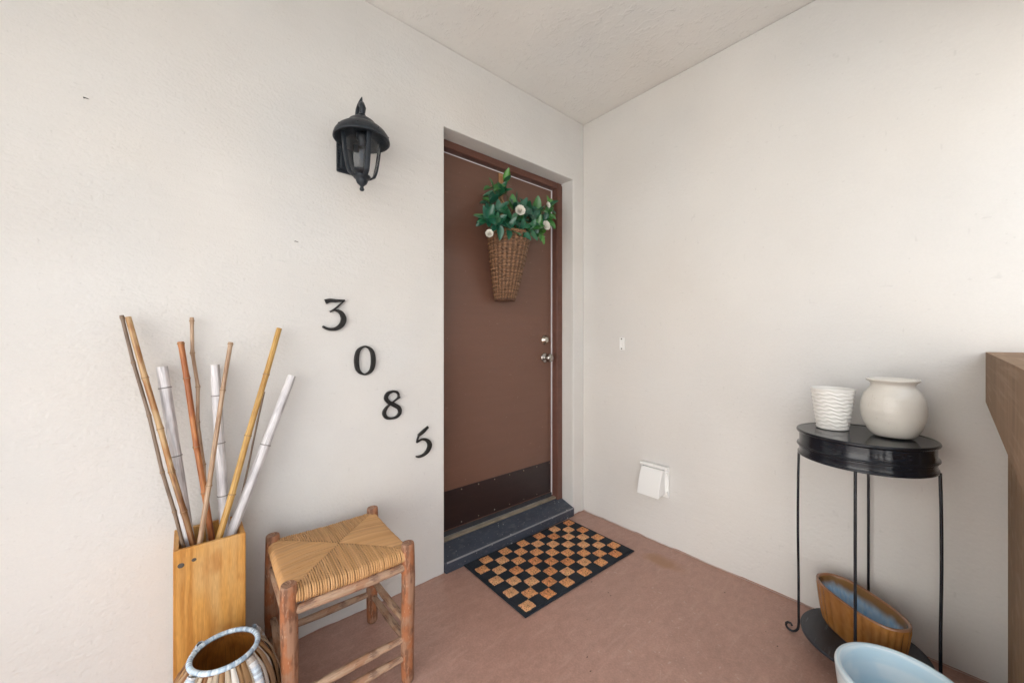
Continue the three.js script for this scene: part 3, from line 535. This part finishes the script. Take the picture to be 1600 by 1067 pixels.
const wRail = std({ map: rep(woodTex(740, [0.70, 0.58, 0.48], [0.62, 0.43, 0.31], [0.40, 0.29, 0.24]), 1, 4), roughness: 0.65 });
{
  const C = [-1.580, 0, 0.249], t = thing('rush_stool', 'worn wooden stool with woven rush seat beside the plank box', 'stool', C, -0.03);
  const S = 0.168, HT = 0.447, legs = { fl: [-S, S], fr: [S, S], bl: [-S, -S], br: [S, -S] };
  for (const [k, [x, z]] of Object.entries(legs)) {
    const pts = [], R = 0.0205, ph = rr(0, 6);
    for (const [y, r] of [[0.001, 0.8], [0.006, 0.93], [0.03, 0.98], [0.08, 1.0], [0.13, 1.04], [0.2, 1.03], [0.27, 1.05], [0.34, 1.06], [0.4, 1.03], [0.43, 1.02], [0.4405, 1.0], [0.4445, 0.97], [0.447, 0.9], [0.4472, 0.895]]) pts.push([x + 0.0015 * Math.sin(y * 14 + ph), y, z + 0.0015 * Math.cos(y * 12 + ph), R * r]);
    mesh('leg', taper(pts, 18), wLeg, t);
  }
  const bar = (a, b, y0, y1, r = 0.0115, off = 0) => { const A = legs[a], B = legs[b], pts = [], ph = rr(0, 6); for (let i = 0; i <= 10; i++) { const s = i / 10, bul = 0.8 + 0.3 * Math.sin(Math.PI * s); pts.push([mix(A[0], B[0], s) + 0.001 * Math.sin(s * 7 + ph), mix(y0, y1, s), mix(A[1], B[1], s) + 0.001 * Math.cos(s * 6 + ph), r * bul]); } return taper(pts, 12); };
  mesh('seat_rail', bar('fl', 'fr', 0.372, 0.374, 0.0145), wRail, t); mesh('seat_rail', bar('bl', 'br', 0.368, 0.368, 0.0145), wRail, t); mesh('seat_rail', bar('bl', 'fl', 0.34, 0.34, 0.0125), wRail, t); mesh('seat_rail', bar('br', 'fr', 0.34, 0.34, 0.0125), wRail, t);
  for (const [a, b, y0, y1] of [['fl', 'fr', 0.137, 0.143], ['fl', 'fr', 0.078, 0.082], ['br', 'fr', 0.165, 0.182], ['br', 'fr', 0.102, 0.125], ['bl', 'br', 0.112, 0.112], ['bl', 'fl', 0.17, 0.17], ['bl', 'fl', 0.11, 0.11]]) mesh('stretcher', bar(a, b, y0, y1), wRail, t);
  // rush: cords run square to each rail and meet on the diagonals
  const mRush = std({ vertexColors: true, roughness: 0.7 }), NC = 46, hs = 0.172, yT = 0.4265, th = 0.036;
  for (let side = 0; side < 4; side++) {
    const gs = [];
    for (let i = 0; i < NC; i++) {
      const s = ((i + 0.5) / NC - 0.5) * 2, x = s * (hs - 0.017), inn = Math.max(0.003, Math.abs(x) - 0.001), r = 0.0031 * rr(0.9, 1.1), j = rr(-0.0007, 0.0007);
      const hump = (z) => yT + 0.006 * Math.sin(clamp((hs - z) / hs) * Math.PI * 0.5) - 0.004 * (1 - Math.abs(s)) * sm(0.1, 0.17, z) + 0.0005 * Math.sin(z * 300 + i);
      const pts = []; const N = 8; for (let k = 0; k <= N; k++) { const z = mix(inn, hs - 0.004, k / N); pts.push([x + j * Math.sin(k), hump(z), z, k === 0 ? r * 0.7 : r]); }
      const ye = hump(hs); for (const [dz, dy] of [[0.005, -0.0035], [0.010, -0.010], [0.0118, -0.02], [0.010, -0.027], [0.004, -0.033], [-0.008, -th], [-0.03, -th]]) pts.push([x + j, ye + dy, hs - 0.004 + dz, r]);
      const k = rnd() < 0.12 ? rr(0.8, 0.9) : rr(0.92, 1.1), w = rnd(); const g = tint(taper(pts, 6, false), [mix(0.60, 0.55, w) * k, mix(0.345, 0.30, w) * k, mix(0.16, 0.12, w) * k]); gs.push(g);
    }
    const g = mergeGeometries(gs); g.rotateY(side * Math.PI / 2); mesh('rush_panel', g, mRush, t);
  }
  mesh('seat_core', slab(-0.155, 0.155, 0.392, 0.4205, -0.155, 0.155, 0.006), std({ color: lin(0.2, 0.12, 0.05), roughness: 0.9 }), t);
}

// ---------------------------------------------------------------- straw candle lantern on the floor
{
  const t = thing('straw_lantern', 'round lantern of straw strips with pale blue wrapped rim', 'lantern', [-1.888, 0, 0.345]);
  const prof = [[0.085, 0.004], [0.098, 0.04], [0.110, 0.09], [0.116, 0.14], [0.1145, 0.19], [0.105, 0.235], [0.091, 0.27], [0.0725, 0.296]];
  const c = new THREE.CatmullRomCurve3(prof.map(([r, y]) => V(r, y, 0))), P = (v) => c.getPoint(clamp(v));
  const wrapTex = [[0.70, 0.77, 0.84], [0.60, 0.66, 0.73]];
  const mWrap = std({ vertexColors: true, roughness: 0.6 });
  const wrap = (f, turns, r, cols, closed) => { // cord wound closely round a path
    const nu = 8, nv = turns * 4, cs = Array.from({ length: turns + 1 }, () => { const q = rnd() * cols.length | 0; return mul(cols[q], rr(0.85, 1.12)); });
    return grid(nu, nv, (u, v) => { const p = f(v), q = f(clamp(v + 0.002)), b = f(clamp(v - 0.002)), T = V(q[0] - b[0], q[1] - b[1], q[2] - b[2]).normalize(), A = V(-p[0], 0.0001, -p[2]).normalize(); A.addScaledVector(T, -A.dot(T)).normalize(); const B = T.clone().cross(A), a = u * Math.PI * 2, rad = r * (0.86 + 0.14 * Math.abs(Math.sin(Math.PI * (v * turns + u * 0.6)))); return [p[0] + (A.x * Math.cos(a) + B.x * Math.sin(a)) * rad, p[1] + (A.y * Math.cos(a) + B.y * Math.sin(a)) * rad, p[2] + (A.z * Math.cos(a) + B.z * Math.sin(a)) * rad]; }, (u, v) => cs[Math.floor(v * turns + u * 0.6) % cs.length]);
  };
  const blue = [[0.50, 0.62, 0.72], [0.64, 0.72, 0.78], [0.34, 0.44, 0.55]], greys = [[0.42, 0.47, 0.53], [0.52, 0.52, 0.53], [0.35, 0.30, 0.26], [0.50, 0.58, 0.65]];
  mesh('wrapped_rim', wrap((v) => { const a = v * Math.PI * 2; return [Math.sin(a) * 0.0715, 0.30, Math.cos(a) * 0.0715]; }, 110, 0.0066, blue), mWrap, t);
  for (const a of [0.62, 2.19, 3.76, 5.33]) mesh('wrapped_rib', wrap((v) => { const p = P(1 - v); return [Math.sin(a) * (p.x + 0.008), p.y + 0.002, Math.cos(a) * (p.x + 0.008)]; }, 40, 0.0105, greys), mWrap, t);
  const straw = [[0.66, 0.53, 0.40], [0.78, 0.70, 0.60], [0.52, 0.35, 0.21], [0.85, 0.82, 0.78], [0.62, 0.47, 0.31]].map((q, i) => std({ map: rep(caneTex(q, mul(q, 0.85), mul(q, 0.65), 800 + i * 11), 1, 0.2), roughness: 0.7 }));
  const NS = 44;
  for (let k = 0; k < NS; k++) {
    const a = k / NS * Math.PI * 2, hw = Math.PI / NS * rr(0.85, 1.2), tw = rr(-0.25, 0.25), lift = rr(0.0005, 0.005), wv = rr(0, 6), off = (k % 2) * 0.0016;
    const g = grid(4, 16, (u, v) => { const p = P(v * 0.985), s = (u - 0.5) * 2, an = a + s * hw * (0.8 + 0.32 * Math.sin(Math.PI * v)) + tw * 0.12 * Math.sin(v * 3.1), r = p.x + off + lift * Math.sin(v * 3.14) + 0.0022 * (1 - s * s) + 0.0012 * Math.sin(v * 22 + wv) + tw * 0.006 * s; return [Math.sin(an) * r, p.y + 0.002, Math.cos(an) * r]; });
    const m = mesh('straw_strip', g, straw[Math.floor(rnd() * 5)], t);
  }
  const liner = lathe([[0, 0.006], [0.078, 0.007], [0.092, 0.04], [0.104, 0.09], [0.110, 0.14], [0.108, 0.19], [0.099, 0.235], [0.086, 0.268], [0.070, 0.2935]], 40);
  mesh('inner_shell', liner, std({ map: rep(caneTex([0.70, 0.45, 0.19], [0.60, 0.36, 0.14], [0.45, 0.26, 0.10], 870), 10, 1), roughness: 0.35 }), t);
}

// ---------------------------------------------------------------- side wall: vent hood, bell plate
const mVent = std({ color: lin(0.87, 0.87, 0.85), roughness: 0.38 });
{
  const t = thing('vent_hood', 'white plastic dryer vent hood low on the side wall', 'vent', [0, 0.345, 0.50]);
  const flange = mesh('flange', mergeGeometries([slab(-0.0125, -0.001, -0.082, 0.082, -0.08, 0.08, 0.003), slab(-0.031, -0.0127, 0.066, 0.084, -0.079, 0.079, 0.004)]), mVent, t);
  const s = new THREE.Shape(); s.moveTo(-0.0128, 0.064); s.lineTo(-0.034, 0.064); s.quadraticCurveTo(-0.062, 0.03, -0.083, -0.074); s.lineTo(-0.077, -0.0745); s.lineTo(-0.0128, -0.06);
  const g = new THREE.ExtrudeGeometry(s, { depth: 0.12, bevelEnabled: true, bevelSize: 0.003, bevelThickness: 0.003, bevelOffset: -0.003, bevelSegments: 2, curveSegments: 12 }); g.translate(0, 0, -0.062);
  mesh('hood', g, mVent, t);
  for (const y of [-0.055, 0.045]) { const q = rbox(0.01, 0.014, 0.012, 0.002); at(mesh('clip', q, mVent, t), -0.0175, y, 0.072); }
}
{
  const t = thing('bell_plate', 'small bare white doorbell plate on the side wall near the corner', 'doorbell', [0, 1.082, 0.289]);
  mesh('plate', slab(-0.0045, -0.0005, -0.037, 0.037, -0.0165, 0.0165, 0.0015), mVent, t);
  mesh('bracket', mergeGeometries([slab(-0.008, -0.0046, -0.026, 0.026, -0.0145, -0.011, 0.001), slab(-0.008, -0.0046, -0.026, 0.026, 0.011, 0.0145, 0.001)]), mVent, t);
  for (const y of [-0.029, 0.029]) { const g = new THREE.CylinderGeometry(0.0042, 0.0042, 0.002, 10); g.rotateZ(Math.PI / 2); at(mesh('screw', g, std({ color: lin(0.07, 0.065, 0.06), roughness: 0.5 }), t), -0.0052, y, -0.002); }
}

// ---------------------------------------------------------------- black round plant stand and its pots
const PS = [-0.215, 0, 1.371];
const mIron = std({ map: rep(tex(512, 512, (u, v) => { const k = 1 + 0.5 * (fbm(u, v, 8, 5, 900) - 0.5); return mx3([0.11 * k, 0.125 * k, 0.155 * k], [0.34, 0.32, 0.31], 0.5 * sm(0.72, 0.84, fbm(u, v, 30, 4, 905))); }), 2), roughness: 0.08, metalness: 0.1, bumpMap: rep(stuccoBump, 2), bumpScale: 0.0004 });
const mIronM = std({ map: rep(tex(512, 512, (u, v) => { const k = 1 + 0.5 * (fbm(u, v, 4, 5, 910, 12) - 0.5); return mx3([0.165 * k, 0.185 * k, 0.215 * k], [0.48, 0.52, 0.58], 0.6 * sm(0.66, 0.82, fbm(u, v, 6, 4, 915, 14))); }), 1.5), roughness: 0.34, bumpMap: rep(floorBump, 2), bumpScale: 0.0008 });
{
  const t = thing('plant_stand', 'black metal round plant stand with thin rod legs by the side wall', 'plant stand', PS, 0.03);
  const R = 0.178, Y = 0.786;
  mesh('top', metreUV(lathe([[0, Y - 0.012], [R - 0.006, Y - 0.012], [R + 0.001, Y - 0.009], [R + 0.003, Y - 0.004], [R + 0.001, Y + 0.0005], [R - 0.004, Y + 0.001], [R - 0.008, Y - 0.001], [0, Y - 0.001]], 72)), mIron, t);
  mesh('apron', lathe([[R - 0.005, Y - 0.012], [R - 0.0055, Y - 0.03], [R - 0.005, Y - 0.049], [R + 0.001, Y - 0.051], [R + 0.002, Y - 0.0545], [R - 0.001, Y - 0.0575], [R - 0.01, Y - 0.0575], [R - 0.01, Y - 0.012]].reverse(), 72), mIron, t);
  mesh('lower_band', lathe([[R - 0.005, Y - 0.0578], [R - 0.0035, Y - 0.062], [R - 0.006, Y - 0.068], [R - 0.0045, Y - 0.075], [R - 0.0055, Y - 0.082], [R - 0.001, Y - 0.0835], [R - 0.001, Y - 0.0885], [R - 0.005, Y - 0.09], [R - 0.01, Y - 0.09], [R - 0.01, Y - 0.0578]].reverse(), 72), mIron, t);
  for (let k = 0; k < 4; k++) {
    const pts = [[0, Y - 0.088, R - 0.002], [0, 0.6, R], [0, 0.4, R + 0.001], [0, 0.2, R - 0.001], [0, 0.09, R - 0.001], [0, 0.04, R - 0.001], [0, 0.02, R + 0.003], [0, 0.0068, R + 0.015], [0, 0.006, R + 0.026], [0, 0.013, R + 0.036], [0, 0.025, R + 0.038], [0, 0.033, R + 0.03], [0, 0.032, R + 0.022], [0, 0.026, R + 0.019]];
    const g = tube(pts, 0.0042, 90, 8); g.rotateY(k * Math.PI / 2); mesh('leg', g, mIron, t);
  }
  mesh('shelf', metreUV(lathe([[0, 0.066], [0.164, 0.066], [0.168, 0.067], [0.1695, 0.074], [0.167, 0.078], [0.164, 0.0765], [0, 0.076]], 64)), mIronM, t);
}
{ // round-bellied jar
  const prof = [[0, 0.004], [0.042, 0.002], [0.05, 0.003], [0.056, 0.009], [0.066, 0.026], [0.075, 0.052], [0.0795, 0.083], [0.078, 0.112], [0.071, 0.138], [0.061, 0.154], [0.0545, 0.164], [0.0535, 0.171], [0.058, 0.178], [0.0645, 0.183], [0.0655, 0.187], [0.063, 0.1895], [0.058, 0.188], [0.05, 0.18], [0.049, 0.165], [0.055, 0.153], [0.066, 0.135], [0.073, 0.112], [0.074, 0.083], [0.069, 0.052], [0.058, 0.02], [0, 0.014]];
  const c = new THREE.CatmullRomCurve3(prof.map(([r, y]) => V(r, y, 0)), false, 'centripetal'), g = lathe(c.getPoints(130).map((p) => [Math.max(0, p.x), p.y]), 72), p = g.attributes.position;
  for (let i = 0; i < p.count; i++) { const a = Math.atan2(p.getX(i), p.getZ(i)), y = p.getY(i), k = 1 + 0.006 * Math.sin(a * 2 + y * 20) + 0.004 * Math.sin(y * 260 + a) + 0.004 * Math.sin(a * 5 + y * 60); p.setX(i, p.getX(i) * k); p.setZ(i, p.getZ(i) * k); }
  g.computeVertexNormals();
  solo('ceramic_jar', g, std({ map: rep(tex(512, 512, (u, v) => { const k = 0.98 + 0.06 * (fbm(u, v, 6, 5, 940, 3) - 0.5); return mx3([0.90 * k, 0.885 * k, 0.85 * k], [0.74, 0.70, 0.64], 0.25 * sm(0.76, 0.86, fbm(u, v, 60, 3, 944))); }), 1), roughness: 0.25, bumpMap: rep(floorBump, 1), bumpScale: 0.0012 }), 'round bellied off white ceramic jar with flared neck on the stand', 'jar', [-0.188, 0.7872, 1.442]);
}
{ // wavy-textured planter cup
  const H = 0.143, f = (u, v) => { const a = u * Math.PI * 2, wave = Math.sin(v * 66 + 0.8 * Math.sin(a * 5) + 0.9 * Math.sin(a * 11 + v * 17)), r = mix(0.0455, 0.063, v) + 0.0011 * wave * sm(0, 0.05, v) * sm(1, 0.96, v); return [Math.sin(a) * r, v * H, Math.cos(a) * r]; };
  const out = grid(120, 110, f), inn = lathe([[0, 0.012], [0.04, 0.012], [0.0435, 0.016], [0.0585, H - 0.003], [0.0605, H + 0.0008], [0.063, H]], 60);
  const base = new THREE.CircleGeometry(0.0455, 40); base.rotateX(Math.PI / 2); base.translate(0, 0.0005, 0);
  solo('planter_cup', mergeGeometries([out, inn, base]), std({ color: lin(0.87, 0.86, 0.82), roughness: 0.35 }), 'white ceramic planter cup with wavy ribbed texture on the stand', 'planter', [-0.188, 0.7872, 1.287]);
}
{ // fluted oval planter, brown glaze outside, blue glaze inside
  const L = 0.148, Wd = 0.072, H = 0.135, sup = (a, k) => { const n = 2.5, c = Math.cos(a), s = Math.sin(a); return [Math.sign(c) * Math.pow(Math.abs(c), 2 / n) * L * k, Math.sign(s) * Math.pow(Math.abs(s), 2 / n) * Wd * (k - (1 - k) * 0.3)]; };
  const flute = (a) => Math.pow(Math.abs(Math.sin(a * 14)), 0.7);
  const outer = (u, v) => { const a = -u * Math.PI * 2, k = mix(0.84, 1, Math.pow(v, 0.7)) + 0.028 * (flute(a) - 0.6) * sm(0, 0.08, v) * sm(1.02, 0.9, v), [x, z] = sup(a, k); return [x, v * H, z]; };
  const drip = (u, v) => { const d = 0.5 + 0.9 * (vn(u * 60, 0.5, 60, 4, 960) - 0.5); return d; };
  const gOut = grid(252, 30, outer, (u, v) => { const n = vn(u * 120, v * 10, 120, 64, 961), f = flute(u * Math.PI * 2); return mul(mx3([0.26, 0.105, 0.022], [0.40, 0.185, 0.05], clamp(0.55 * f + 0.6 * (n - 0.5))), 1); });
  const rimH = [[1, 0], [0.995, 0.004], [0.97, 0.0055], [0.935, 0.004], [0.92, -0.001]];
  const gRim = grid(126, 4, (u, v) => { const [k, dy] = rimH[Math.round(v * 4)], [x, z] = sup(-u * Math.PI * 2, k); return [x, H + dy, z]; }, (u, v) => mul([0.24, 0.115, 0.06], 0.9 + 0.4 * vn(u * 80, v * 3, 80, 8, 962)));
  const gIn = grid(126, 26, (u, v) => { const a = -u * Math.PI * 2, k = mix(0.92, 0.74, v) + 0.014 * (flute(a) - 0.5) * sm(0, 0.15, v), [x, z] = sup(a, k); return [x, mix(H - 0.001, 0.02, v), z]; }, (u, v) => { const e = 0.16 + 0.12 * vn(u * 20, 0.3, 20, 4, 963) + 0.06 * vn(u * 60, v * 6, 60, 8, 964); const t1 = sm(e - 0.12, e + 0.14, v), n = vn(u * 126, v * 8, 126, 16, 965); return mx3([0.25, 0.13, 0.045], mx3([0.30, 0.55, 0.80], [0.58, 0.72, 0.84], n), t1); });
  const gFl = grid(60, 4, (u, v) => { const [x, z] = sup(-u * Math.PI * 2, 0.74 * (1 - v) + 0.001); return [x, 0.02, z]; }, () => [0.30, 0.55, 0.80]);
  const gB = grid(60, 2, (u, v) => { const [x, z] = sup(u * Math.PI * 2, 0.84 * (1 - v) + 0.001); return [x, 0.0005, z]; }, () => [0.3, 0.12, 0.03]);
  const t = thing('oval_planter', 'fluted oval planter glazed brown outside and blue inside, on lower shelf', 'planter', [-0.203, 0.0775, 1.362], -2.24);
  const mG = new THREE.MeshPhysicalMaterial({ vertexColors: true, roughness: 0.25, clearcoat: 0.4, clearcoatRoughness: 0.15 });
  mesh('fluted_body', mergeGeometries([gOut, gB]), mG, t); mesh('rim', gRim, mG, t); mesh('glazed_inside', mergeGeometries([gIn, gFl]), mG, t);
}
{ // pale blue bowl
  const prof = [[0, 0.004], [0.095, 0.002], [0.1, 0.005], [0.118, 0.06], [0.131, 0.13], [0.137, 0.185], [0.138, 0.196], [0.1355, 0.2015], [0.13, 0.203], [0.1245, 0.2], [0.122, 0.19], [0.117, 0.13], [0.105, 0.06], [0.085, 0.024], [0, 0.02]];
  const c = new THREE.CatmullRomCurve3(prof.map(([r, y]) => V(r, y, 0)), false, 'centripetal'), P = c.getPoints(110).map((p) => [Math.max(0, p.x), p.y]);
  const t = thing('glazed_bowl', 'large pale blue glazed pot on the floor in front of the stand', 'pot', [-0.527, 0.001, 1.488]);
  const m = new THREE.MeshPhysicalMaterial({ map: rep(tex(512, 512, (u, v) => { const b = fbm(u, v, 3, 4, 980, 14), n = fbm(u, v, 8, 4, 984); return mx3(mx3([0.80, 0.90, 0.95], [0.88, 0.94, 0.97], sm(0.3, 0.7, b)), [0.74, 0.87, 0.94], 0.5 * sm(0.55, 0.75, n)); }), 1, 1), roughness: 0.3, clearcoat: 0.3, clearcoatRoughness: 0.2 });
  const k = P.findIndex((p) => p[1] > 0.2028);
  mesh('bowl_body', lathe(P, 80), m, t);
}
// ---------------------------------------------------------------- nails left in the stucco
{
  const mN = std({ color: lin(0.06, 0.05, 0.045), roughness: 0.6, metalness: 0.5 });
  for (const [x, y, label] of [[-2.181, 1.779, 'bent nail in the bare stucco far from the lantern'], [-1.661, 1.467, 'short nail in the stucco between lantern and the house numbers']]) {
    solo('wall_nail', taper([[0, 0, -0.006, 0.0012], [0, -0.001, 0.006, 0.0012], [0.008, -0.003, 0.009, 0.0011], [0.011, -0.004, 0.0095, 0.0004]], 6), mN, label, 'nail', [x, y, 0]);
  }
}
scene.traverse((o) => { if (o.isMesh) o.castShadow = o.receiveShadow = true; });
renderer.render(scene, camera);
